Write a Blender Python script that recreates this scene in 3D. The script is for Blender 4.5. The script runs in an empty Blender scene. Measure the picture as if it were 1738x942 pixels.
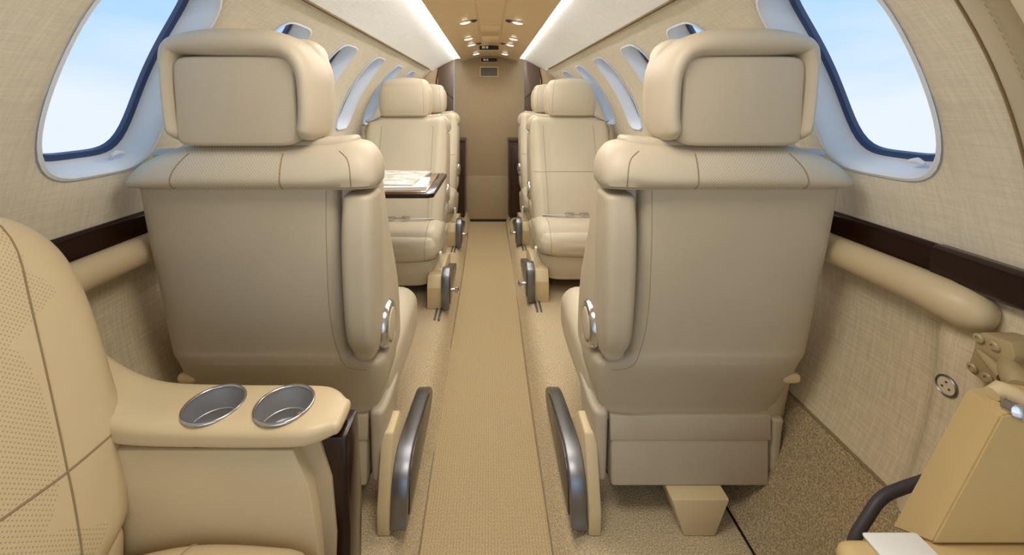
import bpy, bmesh, math, random
from mathutils import Vector, Matrix
from mathutils.bvhtree import BVHTree
random.seed(7)
S = bpy.context.scene
COL = S.collection
H = 1.07            # eye height above the aisle floor
F = 700.0           # focal length in pixels of the 1738-px frame
# ---------------------------------------------------------------- camera
cd = bpy.data.cameras.new('camera'); cam = bpy.data.objects.new('camera', cd); COL.objects.link(cam)
cam.location = (0, 0, H); cam.rotation_euler = (math.pi/2, 0, 0)
cd.sensor_width = 36; cd.lens = 36*F/1738; cd.shift_x = 39/1738; cd.shift_y = -298/1738
cd.clip_start = .02
S.camera = cam
# ---------------------------------------------------------------- sky
w = bpy.data.worlds.new('world'); S.world = w; w.use_nodes = True
nt = w.node_tree; nt.nodes.clear()
def N(t, ty, **k):
    n = t.nodes.new(ty)
    for a, b in k.items():
        if a in n.inputs: n.inputs[a].default_value = b
        else: setattr(n, a, b)
    return n
tc = N(nt, 'ShaderNodeTexCoord'); sep = N(nt, 'ShaderNodeSeparateXYZ'); nt.links.new(tc.outputs['Generated'], sep.inputs[0])
ramp = N(nt, 'ShaderNodeValToRGB')
mr = N(nt, 'ShaderNodeMapRange'); mr.inputs[1].default_value = -.35; mr.inputs[2].default_value = .75
ns = N(nt, 'ShaderNodeTexNoise', Scale=3.0, Detail=5.0)
mp = N(nt, 'ShaderNodeMapping'); mp.inputs['Scale'].default_value = (1, 1, 3.2)
nt.links.new(tc.outputs['Generated'], mp.inputs[0]); nt.links.new(mp.outputs[0], ns.inputs['Vector'])
ad = N(nt, 'ShaderNodeMath', operation='MULTIPLY_ADD'); ad.inputs[1].default_value = -.30; 
nt.links.new(ns.outputs[0], ad.inputs[0]); nt.links.new(sep.outputs[2], ad.inputs[2])
ad2 = N(nt, 'ShaderNodeMath', operation='ADD'); ad2.inputs[1].default_value = .15
nt.links.new(ad.outputs[0], ad2.inputs[0]); nt.links.new(ad2.outputs[0], mr.inputs[0])
nt.links.new(mr.outputs[0], ramp.inputs[0])
e = ramp.color_ramp.elements
e[0].position = 0; e[0].color = (.84, .89, .97, 1)
e[1].position = 1; e[1].color = (.30, .60, 1, 1)
x = e.new(.32); x.color = (.82, .89, 1, 1)
x = e.new(.47); x.color = (.48, .72, 1, 1)
bg = N(nt, 'ShaderNodeBackground'); bg.inputs[1].default_value = 1.05
wo = N(nt, 'ShaderNodeOutputWorld'); nt.links.new(ramp.outputs[0], bg.inputs[0]); nt.links.new(bg.outputs[0], wo.inputs[0])
# ---------------------------------------------------------------- lamps and exposure
def area(name, loc, rot, sx, sy, power, col, label):
    l = bpy.data.lights.new(name, 'AREA'); l.shape = 'RECTANGLE'; l.size = sx; l.size_y = sy; l.energy = power; l.color = col
    o = bpy.data.objects.new(name, l); COL.objects.link(o); o.location = loc; o.rotation_euler = rot
    return o
WARM = (1, .93, .84)
area('forward_fill', (0, .52, 1.42), (0, 0, 0), .35, .35, 5.5, WARM, '')  # added overhead fill for the foreground, no lamp fitting there
area('entry_fill', (.1, -.75, 1.0), (math.radians(90), 0, 0), .9, .8, 1.8, (1, .98, .96), '')  # added fill lamp behind the camera, standing in for doorway daylight
area('aft_fill', (0, 2.9, 1.43), (0, 0, 0), .3, .8, 3.4, WARM, '')  # added overhead fill, standing in for the small aft reading lights
area('club_fill', (0, 1.6, 1.43), (0, 0, 0), .3, .9, 4.6, WARM, '')  # added overhead fill above the facing seats, no fitting of its own
S.view_settings.view_transform = 'Standard'; S.view_settings.look = 'None'
S.view_settings.gamma = 1; S.view_settings.use_curve_mapping = False
S.view_settings.exposure = .0
COVE = 48.0
# ---------------------------------------------------------------- materials
def lin(r, g, b):
    f = lambda c: (c/255/12.92) if c/255 <= .04045 else ((c/255+.055)/1.055)**2.4
    return (f(r), f(g), f(b), 1)
def base_mat(name, col, rough=.5, metal=0, spec=.5):
    m = bpy.data.materials.new(name); m.use_nodes = True; t = m.node_tree
    p = t.nodes['Principled BSDF']
    p.inputs['Base Color'].default_value = col; p.inputs['Roughness'].default_value = rough
    p.inputs['Metallic'].default_value = metal; p.inputs['Specular IOR Level'].default_value = spec
    return m, t, p
def mixcol(t, fac, a, b):
    n = t.nodes.new('ShaderNodeMix'); n.data_type = 'RGBA'
    t.links.new(fac, n.inputs[0]); n.inputs[6].default_value = a; n.inputs[7].default_value = b
    return n.outputs[2]
def bump(t, p, h, strength, dist=.002):
    b = N(t, 'ShaderNodeBump', Strength=strength, Distance=dist); t.links.new(h, b.inputs['Height']); t.links.new(b.outputs[0], p.inputs['Normal'])
def dark(c, k): return (c[0]*k, c[1]*k, c[2]*k, 1)
def leather(name, col, rough=.42, perf=None):
    m, t, p = base_mat(name, col, rough, 0, .45)
    tc = N(t, 'ShaderNodeTexCoord')
    n1 = N(t, 'ShaderNodeTexNoise', Scale=5.0, Detail=3.0); t.links.new(tc.outputs['Object'], n1.inputs['Vector'])
    c = mixcol(t, n1.outputs[0], dark(col, .93), dark(col, 1.07))
    n2 = N(t, 'ShaderNodeTexVoronoi', Scale=420.0); t.links.new(tc.outputs['Object'], n2.inputs['Vector'])
    n3 = N(t, 'ShaderNodeTexNoise', Scale=9.0, Detail=4.0); t.links.new(tc.outputs['Object'], n3.inputs['Vector'])
    a = N(t, 'ShaderNodeMath', operation='MULTIPLY_ADD'); a.inputs[1].default_value = .10
    t.links.new(n2.outputs[0], a.inputs[0]); t.links.new(n3.outputs[0], a.inputs[2])
    h = a.outputs[0]
    if perf:
        sp = N(t, 'ShaderNodeSeparateXYZ'); t.links.new(tc.outputs['Object'], sp.inputs[0])
        cb = N(t, 'ShaderNodeCombineXYZ'); t.links.new(sp.outputs[perf[0]], cb.inputs[0]); t.links.new(sp.outputs[perf[1]], cb.inputs[1])
        mp = N(t, 'ShaderNodeMapping'); mp.inputs['Rotation'].default_value = (0, 0, math.pi/4); t.links.new(cb.outputs[0], mp.inputs[0])
        v = N(t, 'ShaderNodeTexVoronoi', Scale=235.0, Randomness=0.0); v.voronoi_dimensions = '2D'; t.links.new(mp.outputs[0], v.inputs['Vector'])
        lt = N(t, 'ShaderNodeMapRange'); lt.inputs[1].default_value = .16; lt.inputs[2].default_value = .26; t.links.new(v.outputs['Distance'], lt.inputs[0])
        mx = t.nodes.new('ShaderNodeMix'); mx.data_type = 'RGBA'; t.links.new(lt.outputs[0], mx.inputs[0])
        mx.inputs[6].default_value = dark(col, .62); t.links.new(c, mx.inputs[7]); c = mx.outputs[2]
    t.links.new(c, p.inputs['Base Color'])
    bump(t, p, h, .25, .004)
    return m
def linen(name, col, amp=.16, sc=1.0, warp=.5, soft=1.0):
    m, t, p = base_mat(name, col, .85, 0, .2)
    uv = N(t, 'ShaderNodeUVMap') ; outs = []
    for s in ((24*sc, 460*sc, 1), (460*sc, 24*sc, 1), (9*sc, 190*sc, 1), (150*sc, 9*sc, 1)):
        mp = N(t, 'ShaderNodeMapping'); mp.inputs['Scale'].default_value = s; t.links.new(uv.outputs[0], mp.inputs[0])
        n = N(t, 'ShaderNodeTexNoise', Scale=1.0, Detail=2.0); n.noise_dimensions = '2D'; t.links.new(mp.outputs[0], n.inputs['Vector']); outs.append(n.outputs[0])
    a = N(t, 'ShaderNodeMath', operation='ADD'); t.links.new(outs[0], a.inputs[0]); t.links.new(outs[1], a.inputs[1])
    b = N(t, 'ShaderNodeMath', operation='ADD'); t.links.new(outs[2], b.inputs[0]); t.links.new(outs[3], b.inputs[1])
    c = N(t, 'ShaderNodeMath', operation='ADD'); t.links.new(a.outputs[0], c.inputs[0]); t.links.new(b.outputs[0], c.inputs[1])
    r = N(t, 'ShaderNodeMapRange'); r.inputs[1].default_value = 1.55; r.inputs[2].default_value = 2.45; t.links.new(c.outputs[0], r.inputs[0])
    t.links.new(mixcol(t, r.outputs[0], dark(col, 1-amp), dark(col, 1+amp)), p.inputs['Base Color'])
    bump(t, p, a.outputs[0], .35, .001)
    return m
def carpet(name, col, rib=False, amp=.35, scale=420):
    m, t, p = base_mat(name, col, .95, 0, .1)
    tc = N(t, 'ShaderNodeTexCoord')
    n = N(t, 'ShaderNodeTexNoise', Scale=float(scale), Detail=2.0); t.links.new(tc.outputs['Object'], n.inputs['Vector'])
    r = N(t, 'ShaderNodeMapRange'); r.inputs[1].default_value = .35; r.inputs[2].default_value = .65; t.links.new(n.outputs[0], r.inputs[0])
    h = r.outputs[0]
    n0 = N(t, 'ShaderNodeTexNoise', Scale=6.0, Detail=4.0); t.links.new(tc.outputs['Object'], n0.inputs['Vector'])
    c1 = mixcol(t, h, dark(col, 1-amp), dark(col, 1+amp*.8))
    mx = t.nodes.new('ShaderNodeMix'); mx.data_type = 'RGBA'; mx.blend_type = 'MULTIPLY'; mx.inputs[0].default_value = .35
    t.links.new(c1, mx.inputs[6]); t.links.new(n0.outputs[1] if False else n0.outputs[0], mx.inputs[7])
    br = N(t, 'ShaderNodeMixRGB') if False else None
    t.links.new(c1, p.inputs['Base Color'])
    if rib:
        sp = N(t, 'ShaderNodeSeparateXYZ'); t.links.new(tc.outputs['Object'], sp.inputs[0])
        fs = []
        for ax, fr in ((0, 820), (1, 620)):
            mu = N(t, 'ShaderNodeMath', operation='MULTIPLY'); mu.inputs[1].default_value = fr; t.links.new(sp.outputs[ax], mu.inputs[0])
            si = N(t, 'ShaderNodeMath', operation='SINE'); t.links.new(mu.outputs[0], si.inputs[0]); fs.append(si.outputs[0])
        a = N(t, 'ShaderNodeMath', operation='MULTIPLY_ADD'); a.inputs[1].default_value = .3; t.links.new(fs[1], a.inputs[0]); t.links.new(fs[0], a.inputs[2])
        a2 = N(t, 'ShaderNodeMath', operation='MULTIPLY_ADD'); a2.inputs[1].default_value = .16; t.links.new(a.outputs[0], a2.inputs[0]); t.links.new(h, a2.inputs[2])
        h = a2.outputs[0]
        t.links.new(mixcol(t, h, dark(col, 1-amp), dark(col, 1+amp*.8)), p.inputs['Base Color'])
    bump(t, p, h, .6, .003)
    return m
def wood(name, c1, c2, rough=.12):
    m, t, p = base_mat(name, c1, rough, 0, .6)
    tc = N(t, 'ShaderNodeTexCoord'); mp = N(t, 'ShaderNodeMapping'); mp.inputs['Scale'].default_value = (60, 4, 8)
    t.links.new(tc.outputs['Object'], mp.inputs[0])
    n = N(t, 'ShaderNodeTexNoise', Scale=3.0, Detail=6.0); t.links.new(mp.outputs[0], n.inputs['Vector'])
    t.links.new(mixcol(t, n.outputs[0], c1, c2), p.inputs['Base Color'])
    p.inputs['Coat Weight'].default_value = .12; p.inputs['Specular IOR Level'].default_value = .3; p.inputs['Coat Roughness'].default_value = .06
    return m
def plain(name, col, rough=.5, metal=0, noise=.05, spec=.5):
    m, t, p = base_mat(name, col, rough, metal, spec)
    tc = N(t, 'ShaderNodeTexCoord'); n = N(t, 'ShaderNodeTexNoise', Scale=30.0, Detail=3.0); t.links.new(tc.outputs['Object'], n.inputs['Vector'])
    t.links.new(mixcol(t, n.outputs[0], dark(col, 1-noise), dark(col, 1+noise)), p.inputs['Base Color'])
    return m
def emit(name, col, st):
    m = bpy.data.materials.new(name); m.use_nodes = True; t = m.node_tree; t.nodes.clear()
    e = N(t, 'ShaderNodeEmission'); e.inputs[0].default_value = col; e.inputs[1].default_value = st
    o = N(t, 'ShaderNodeOutputMaterial'); t.links.new(e.outputs[0], o.inputs[0]); return m
LEA = lin(204, 192, 168); LEA_S = lin(202, 183, 146)
M = dict(
    leather=leather('leather', LEA), perf=leather('perforated_leather', LEA, perf=(0, 2)),
    sleather=leather('warm_leather', LEA_S), sperf=leather('warm_perforated_leather', LEA_S, perf=(1, 2)),
    shell=leather('shell_leather', lin(192, 180, 158), .5), shellperf=leather('shell_perforated', lin(196, 184, 162), .5, perf=(0, 2)),
    seam=plain('seam_thread', lin(142, 122, 92), .7), stitch=plain('stitch', lin(170, 152, 120), .7),
    wall=linen('wall_linen', lin(216, 208, 190), .075), upper=linen('ceiling_linen', lin(238, 240, 238), .05),
    lower=linen('lower_linen', lin(212, 197, 168), .12), door=linen('door_linen', lin(172, 152, 120), .05),
    aisle=carpet('aisle_carpet', lin(198, 176, 136), True, .28), side=carpet('side_carpet', lin(212, 193, 158), False, .30, 300),
    speck=carpet('speckled_carpet', lin(188, 168, 134), False, .38, 330),
    ceil=plain('ceiling_tan', lin(236, 208, 162), .22, 0, .03), wood=wood('dark_wood', lin(22, 7, 3), lin(44, 18, 9), .2),
    brown=plain('brown_laminate', lin(96, 78, 66), .35), darkw=wood('dark_cabinet', lin(44, 26, 18), lin(70, 44, 30), .3),
    chrome=plain('chrome', lin(200, 200, 202), .16, 1, .02), silver=plain('brushed_silver', lin(132, 134, 139), .38, 1, .06),
    gun=plain('gunmetal', lin(96, 96, 98), .3, 1, .06),
    cream=plain('cream_plastic', lin(214, 194, 152), .4, 0, .03), tanp=plain('tan_painted_metal', lin(206, 180, 128), .45, 0, .04),
    bracket=plain('olive_painted_metal', lin(170, 152, 112), .4, 0, .06),
    reveal=plain('window_reveal', lin(222, 228, 236), .5, 0, .02), gasket=plain('blue_gasket', lin(52, 72, 112), .35),
    black=plain('black', lin(18, 16, 14), .5), white=plain('white_paint', lin(238, 238, 236), .5),
    cup=plain('cup_metal', lin(186, 188, 192), .42, .75, .06), tabletan=plain('table_veneer', lin(128, 98, 64), .15),
    stitchd=plain('panel_seam_brown', lin(112, 92, 66), .7),
    tanwall=plain('tan_partition', lin(180, 158, 124), .7),
    rubber=plain('cable_rubber', lin(70, 66, 72), .5), belt=plain('belt_webbing', lin(186, 186, 184), .8),
    cove=emit('cove_light', (1, .975, .93, 1), COVE), lens=emit('lens_light', (1, .92, .78, 1), 9.0),
    paper=plain('paper', lin(235, 236, 238), .35), paperb=plain('paper_edges', lin(226, 228, 232), .6),
)
def pic_mat(name):
    m, t, p = base_mat(name, lin(225, 225, 222), .25)
    tc = N(t, 'ShaderNodeTexCoord'); n = N(t, 'ShaderNodeTexVoronoi', Scale=26.0); t.links.new(tc.outputs['Object'], n.inputs['Vector'])
    r = N(t, 'ShaderNodeValToRGB'); el = r.color_ramp.elements
    el[0].position = .1; el[0].color = lin(120, 118, 92); el[1].position = .62; el[1].color = lin(236, 238, 240)
    z = el.new(.35); z.color = lin(196, 186, 160)
    n4 = N(t, 'ShaderNodeTexNoise', Scale=22.0, Detail=5.0); t.links.new(tc.outputs['Object'], n4.inputs['Vector'])
    t.links.new(n4.outputs[0], r.inputs[0]); t.links.new(r.outputs[0], p.inputs['Base Color']); return m
M['cover'] = pic_mat('magazine_cover')
def glass_mat():
    m = bpy.data.materials.new('window_glass'); m.use_nodes = True; t = m.node_tree; t.nodes.clear()
    a = N(t, 'ShaderNodeBsdfTransparent'); a.inputs[0].default_value = (.97, .985, 1, 1)
    g = N(t, 'ShaderNodeBsdfGlossy'); g.inputs['Roughness'].default_value = .02
    f = N(t, 'ShaderNodeFresnel', IOR=1.06); mx = N(t, 'ShaderNodeMixShader'); o = N(t, 'ShaderNodeOutputMaterial')
    t.links.new(f.outputs[0], mx.inputs[0]); t.links.new(a.outputs[0], mx.inputs[1]); t.links.new(g.outputs[0], mx.inputs[2]); t.links.new(mx.outputs[0], o.inputs[0])
    return m
M['glass'] = glass_mat()
# ---------------------------------------------------------------- helpers
def link(name, bm, mats, parent=None, smooth=True, recalc=True, solid=0):
    if recalc: bmesh.ops.recalc_face_normals(bm, faces=bm.faces)
    me = bpy.data.meshes.new(name); 
    if smooth:
        for f in bm.faces: f.smooth = True
    bm.to_mesh(me); bm.free()
    for m in (mats if isinstance(mats, (list, tuple)) else [mats]): me.materials.append(M[m])
    if smooth: me.set_sharp_from_angle(angle=math.radians(42))
    o = bpy.data.objects.new(name, me); COL.objects.link(o)
    if parent: o.parent = parent
    if 'seam' in name or name in ('lap_belt', 'floor_track', 'carpet_edge', 'pin_holes', 'lettering', 'edge_trim', 'cover'): o['kind'] = 'stuff'
    return o
def tag(o, label, cat, group=None):
    o['label'] = label; o['category'] = cat
    if group: o['group'] = group
    return o
def thing(name, label, cat, loc=(0, 0, 0), rz=0, group=None):
    o = bpy.data.objects.new(name, None); COL.objects.link(o); o.empty_display_size = .1
    o.location = loc; o.rotation_euler = (0, 0, rz); return tag(o, label, cat, group)
def struct(name, bm, mats, parent=None, **k):
    o = link(name, bm, mats, parent, **k)
    if not parent: o['kind'] = 'structure'
    return o
def dup(root, loc, label):
    r = root.copy(); COL.objects.link(r); r.location = loc; r['label'] = label
    for ch in list(root.children):
        c = ch.copy(); COL.objects.link(c); c.parent = r
        for g in ch.children:
            d = g.copy(); COL.objects.link(d); d.parent = c
    return r
def cr(p0, p1, p2, p3, t):
    return tuple(.5*((2*b)+(-a+c)*t+(2*a-5*b+4*c-d)*t*t+(-a+3*b-3*c+d)*t**3) for a, b, c, d in zip(p0, p1, p2, p3))
def smooth_pts(pts, sub=6, closed=False):
    n = len(pts); out = []
    rng = n if closed else n-1
    for i in range(rng):
        g = (lambda k: pts[k % n]) if closed else (lambda k: pts[max(0, min(n-1, k))])
        for j in range(sub): out.append(cr(g(i-1), g(i), g(i+1), g(i+2), j/sub))
    if not closed: out.append(tuple(pts[-1]))
    return out
def ringpts(b0, b1, c0, c1, e, n):
    hb, hc = (b1-b0)/2, (c1-c0)/2; cb, cc = (b0+b1)/2, (c0+c1)/2; r = []
    for i in range(n):
        a = 2*math.pi*(i+.5)/n; co, si = math.cos(a), math.sin(a)
        k = (abs(co)**e + abs(si)**e)**(-1/e)          # radial superellipse
        r.append((cb+hb*co*k, cc+hc*si*k))
    return r
def loft(bm, axis, levels, rc0=.02, rc1=.02, n=64, sub=4, fn=None, matfn=None):
    """levels: (t, b0, b1, c0, c1, e); rounded rectangular sections along an axis"""
    L = smooth_pts(levels, sub) if sub > 1 else list(levels)
    def capped(end, rc, sgn):
        t, b0, b1, c0, c1, e = end; out = []
        for k in range(1, 7):
            a = k/6*math.pi/2; ins = rc*(1-math.cos(a)); o = rc*math.sin(a)
            out.append((t+sgn*o, b0+ins, b1-ins, c0+ins, c1-ins, e))
        lt = out[-1]
        for s in (.75, .5, .25, .08):
            cb, cc = (lt[1]+lt[2])/2, (lt[3]+lt[4])/2; hb, hc = (lt[2]-lt[1])/2*s, (lt[4]-lt[3])/2*s
            out.append((lt[0]+sgn*rc*.12*(1-s*s), cb-hb, cb+hb, cc-hc, cc+hc, max(2, e*s)))
        return out
    d = 1 if L[-1][0] > L[0][0] else -1
    full = list(reversed(capped(L[0], rc0, -d))) + L + capped(L[-1], rc1, d)
    rings = []
    for (t, b0, b1, c0, c1, e) in full:
        rg = []
        for (b, c) in ringpts(b0, b1, c0, c1, e, n):
            p = {'z': (b, c, t), 'y': (b, t, c), 'x': (t, b, c)}[axis]
            if fn: p = fn(*p)
            rg.append(bm.verts.new(p))
        rings.append(rg)
    for A, B in zip(rings[:-1], rings[1:]):
        for i in range(n):
            f = bm.faces.new((A[i], A[(i+1) % n], B[(i+1) % n], B[i]))
            if matfn: f.material_index = matfn(f.calc_center_median())
    bm.faces.new(rings[0]); bm.faces.new(rings[-1])
    return bm
def box(bm, x0, x1, y0, y1, z0, z1, bev=.003, seg=2):
    t = bmesh.new(); bmesh.ops.create_cube(t, size=1)
    for v in t.verts: v.co = ((x0+x1)/2+v.co.x*(x1-x0), (y0+y1)/2+v.co.y*(y1-y0), (z0+z1)/2+v.co.z*(z1-z0))
    if bev: bmesh.ops.bevel(t, geom=t.edges[:], offset=bev, segments=seg, affect='EDGES', profile=.5)
    merge(bm, t); return bm
def merge(bm, t):
    me = bpy.data.meshes.new('tmp'); t.to_mesh(me); t.free(); bm.from_mesh(me); bpy.data.meshes.remove(me)
def prism(bm, pts, axis, a0, a1, bev=.003, seg=2):
    """pts: outline in the two other axes; axis: 'x','y','z'"""
    t = bmesh.new()
    mk = {'x': lambda p, a: (a, p[0], p[1]), 'y': lambda p, a: (p[0], a, p[1]), 'z': lambda p, a: (p[0], p[1], a)}[axis]
    A = [t.verts.new(mk(p, a0)) for p in pts]; B = [t.verts.new(mk(p, a1)) for p in pts]
    t.faces.new(A); t.faces.new(B[::-1]); n = len(pts)
    for i in range(n): t.faces.new((A[i], B[i], B[(i+1) % n], A[(i+1) % n]))
    bmesh.ops.recalc_face_normals(t, faces=t.faces)
    if bev:
        es = [e for e in t.edges if len(e.link_faces) == 2 and e.calc_face_angle() > .5]
        bmesh.ops.bevel(t, geom=es, offset=bev, segments=seg, affect='EDGES', profile=.5)
    merge(bm, t); return bm
def tube(bm, pts, r, n=10, cap=True, ry=None):
    pts = [Vector(p) for p in pts]; rings = []; up = None
    for i, p in enumerate(pts):
        d = (pts[min(i+1, len(pts)-1)]-pts[max(i-1, 0)]).normalized()
        if up is None: up = Vector((0, 0, 1)) if abs(d.z) < .9 else Vector((1, 0, 0))
        sx = d.cross(up).normalized(); up = sx.cross(d).normalized()
        rr = r[i] if isinstance(r, (list, tuple)) else r
        rings.append([bm.verts.new(p+sx*rr*math.cos(2*math.pi*k/n)+up*(ry or rr)*math.sin(2*math.pi*k/n)) for k in range(n)])
    for A, B in zip(rings[:-1], rings[1:]):
        for k in range(n): bm.faces.new((A[k], A[(k+1) % n], B[(k+1) % n], B[k]))
    if cap: bm.faces.new(rings[0]); bm.faces.new(rings[-1])
    return bm
def lathe(bm, prof, M4, n=40):
    """prof: (radius, height) list; closed ends where radius 0"""
    rings = []
    for r, h in prof:
        if r < 1e-6: rings.append([bm.verts.new(M4 @ Vector((0, 0, h)))])
        else: rings.append([bm.verts.new(M4 @ Vector((r*math.cos(2*math.pi*k/n), r*math.sin(2*math.pi*k/n), h))) for k in range(n)])
    for A, B in zip(rings[:-1], rings[1:]):
        for k in range(n):
            a = A if len(A) == 1 else [A[k], A[(k+1) % n]]; b = B if len(B) == 1 else [B[(k+1) % n], B[k]]
            if len(a)+len(b) > 2: bm.faces.new(a+b)
    return bm
def basis(loc, axis):
    """matrix whose local z is the axis"""
    q = Vector((0, 0, 1)).rotation_difference(Vector(axis)); return Matrix.Translation(Vector(loc)) @ q.to_matrix().to_4x4()
def seamline(bm_src, pts, direction, r=.0014, sub=8, out=None, lift=0.0):
    """drop a polyline on a surface along a direction and lay a thin seam there"""
    tree = BVHTree.FromBMesh(bm_src); d = Vector(direction).normalized(); P = []
    for p in smooth_pts(pts, sub):
        hit = tree.ray_cast(Vector(p)-d*1.0, d)
        if hit[0] is not None: P.append(hit[0]-d*lift)
    out = out or bmesh.new()
    if len(P) > 1: tube(out, P, r, 6)
    return out
def pix(px, py, Y=None, X=None, Z=None):
    """a pixel of the photograph measured back onto a known plane of the cabin"""
    dx, dz = (px-830)/F, (173-py)/F
    if Y is None: Y = X/dx if X is not None else (Z-H)/dz
    return Vector((dx*Y, Y, H+dz*Y))
# ================================================================= THE SHELL
R, ZC = .797, .70
def P(side, phi, Y, r=R): return Vector((side*r*math.cos(phi), Y, ZC+r*math.sin(phi)))
PH_LEDGE, PH_SEAM, PH_COVE = .15, .923, 1.243
WC = [.775+.44*i for i in range(6)]; PHC = .562
HA, HB = .126, .268
Y0, Y1 = -.8, 3.56
SHEAR = -.13
def hole(side, i, a, grow=0.0):
    co, si = math.cos(a), math.sin(a); e = 4.3
    k = (abs(co)**e+abs(si)**e)**(-1/e)
    y = ((HA if i == 0 else .104)+grow)*co*k; ph = (HB+grow/R)*si*k
    return WC[i]+y+SHEAR*ph, PHC+ph
def grid(bm, uv, fn, us, vs, flip=False):
    V = [[bm.verts.new(fn(u, v)) for v in vs] for u in us]
    for i in range(len(us)-1):
        for j in range(len(vs)-1):
            f = bm.faces.new((V[i][j], V[i+1][j], V[i+1][j+1], V[i][j+1]))
            for l, (a, b) in zip(f.loops, ((i, j), (i+1, j), (i+1, j+1), (i, j+1))): l[uv].uv = (us[a], vs[b]*R)
def lsp(a, b, n): return [a+(b-a)*i/n for i in range(n+1)]
def window_wall(side):
    bm = bmesh.new(); uv = bm.loops.layers.uv.new('UVMap')
    fn = lambda y, ph: P(side, ph, y)
    grid(bm, uv, fn, lsp(Y0, WC[0]-.22, 12), lsp(PH_LEDGE-.12, PH_SEAM, 20))
    grid(bm, uv, fn, lsp(WC[5]+.22, Y1, 4), lsp(PH_LEDGE-.12, PH_SEAM, 20))
    n = 72
    for i in range(6):
        ya, yb = WC[i]-.22, WC[i]+.22; pa, pb = PH_LEDGE-.12, PH_SEAM
        angs = [2*math.pi*k/n for k in range(n)]
        cy, cp = WC[i], PHC
        # corner angles snapped so that the cell stays a rectangle
        rings = []
        for a in angs:
            hy, hp = hole(side, i, a); dy, dp = hy-cy, hp-cp
            tx = min(((yb-cy)/dy if dy > 1e-9 else (ya-cy)/dy if dy < -1e-9 else 9e9), ((pb-cp)/dp if dp > 1e-9 else (pa-cp)/dp if dp < -1e-9 else 9e9))
            oy, op = cy+dy*tx, cp+dp*tx
            rings.append([(hy+(oy-hy)*s, hp+(op-hp)*s) for s in (0, .04, .25, .5, .75, 1)])
        for (qy, qp) in ((ya, pa), (ya, pb), (yb, pa), (yb, pb)):
            k = min(range(n), key=lambda q: abs(rings[q][-1][0]-qy)/.22+abs(rings[q][-1][1]-qp)/.4); h = rings[k][0]
            rings[k] = [(h[0]+(qy-h[0])*s, h[1]+(qp-h[1])*s) for s in (0, .04, .25, .5, .75, 1)]
        V = [[bm.verts.new(P(side, p, y, R-(.0 if j else -.004))) for j, (y, p) in enumerate(rg)] for rg in rings]
        for k in range(n):
            for j in range(5):
                q = (k+1) % n
                f = bm.faces.new((V[k][j], V[k][j+1], V[q][j+1], V[q][j]))
                for l, (a, b) in zip(f.loops, ((k, j), (k, j+1), (q, j+1), (q, j))): l[uv].uv = (rings[a][b][0], rings[a][b][1]*R)
    bmesh.ops.remove_doubles(bm, verts=bm.verts, dist=.0003)
    return bm
wn = 1
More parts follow.
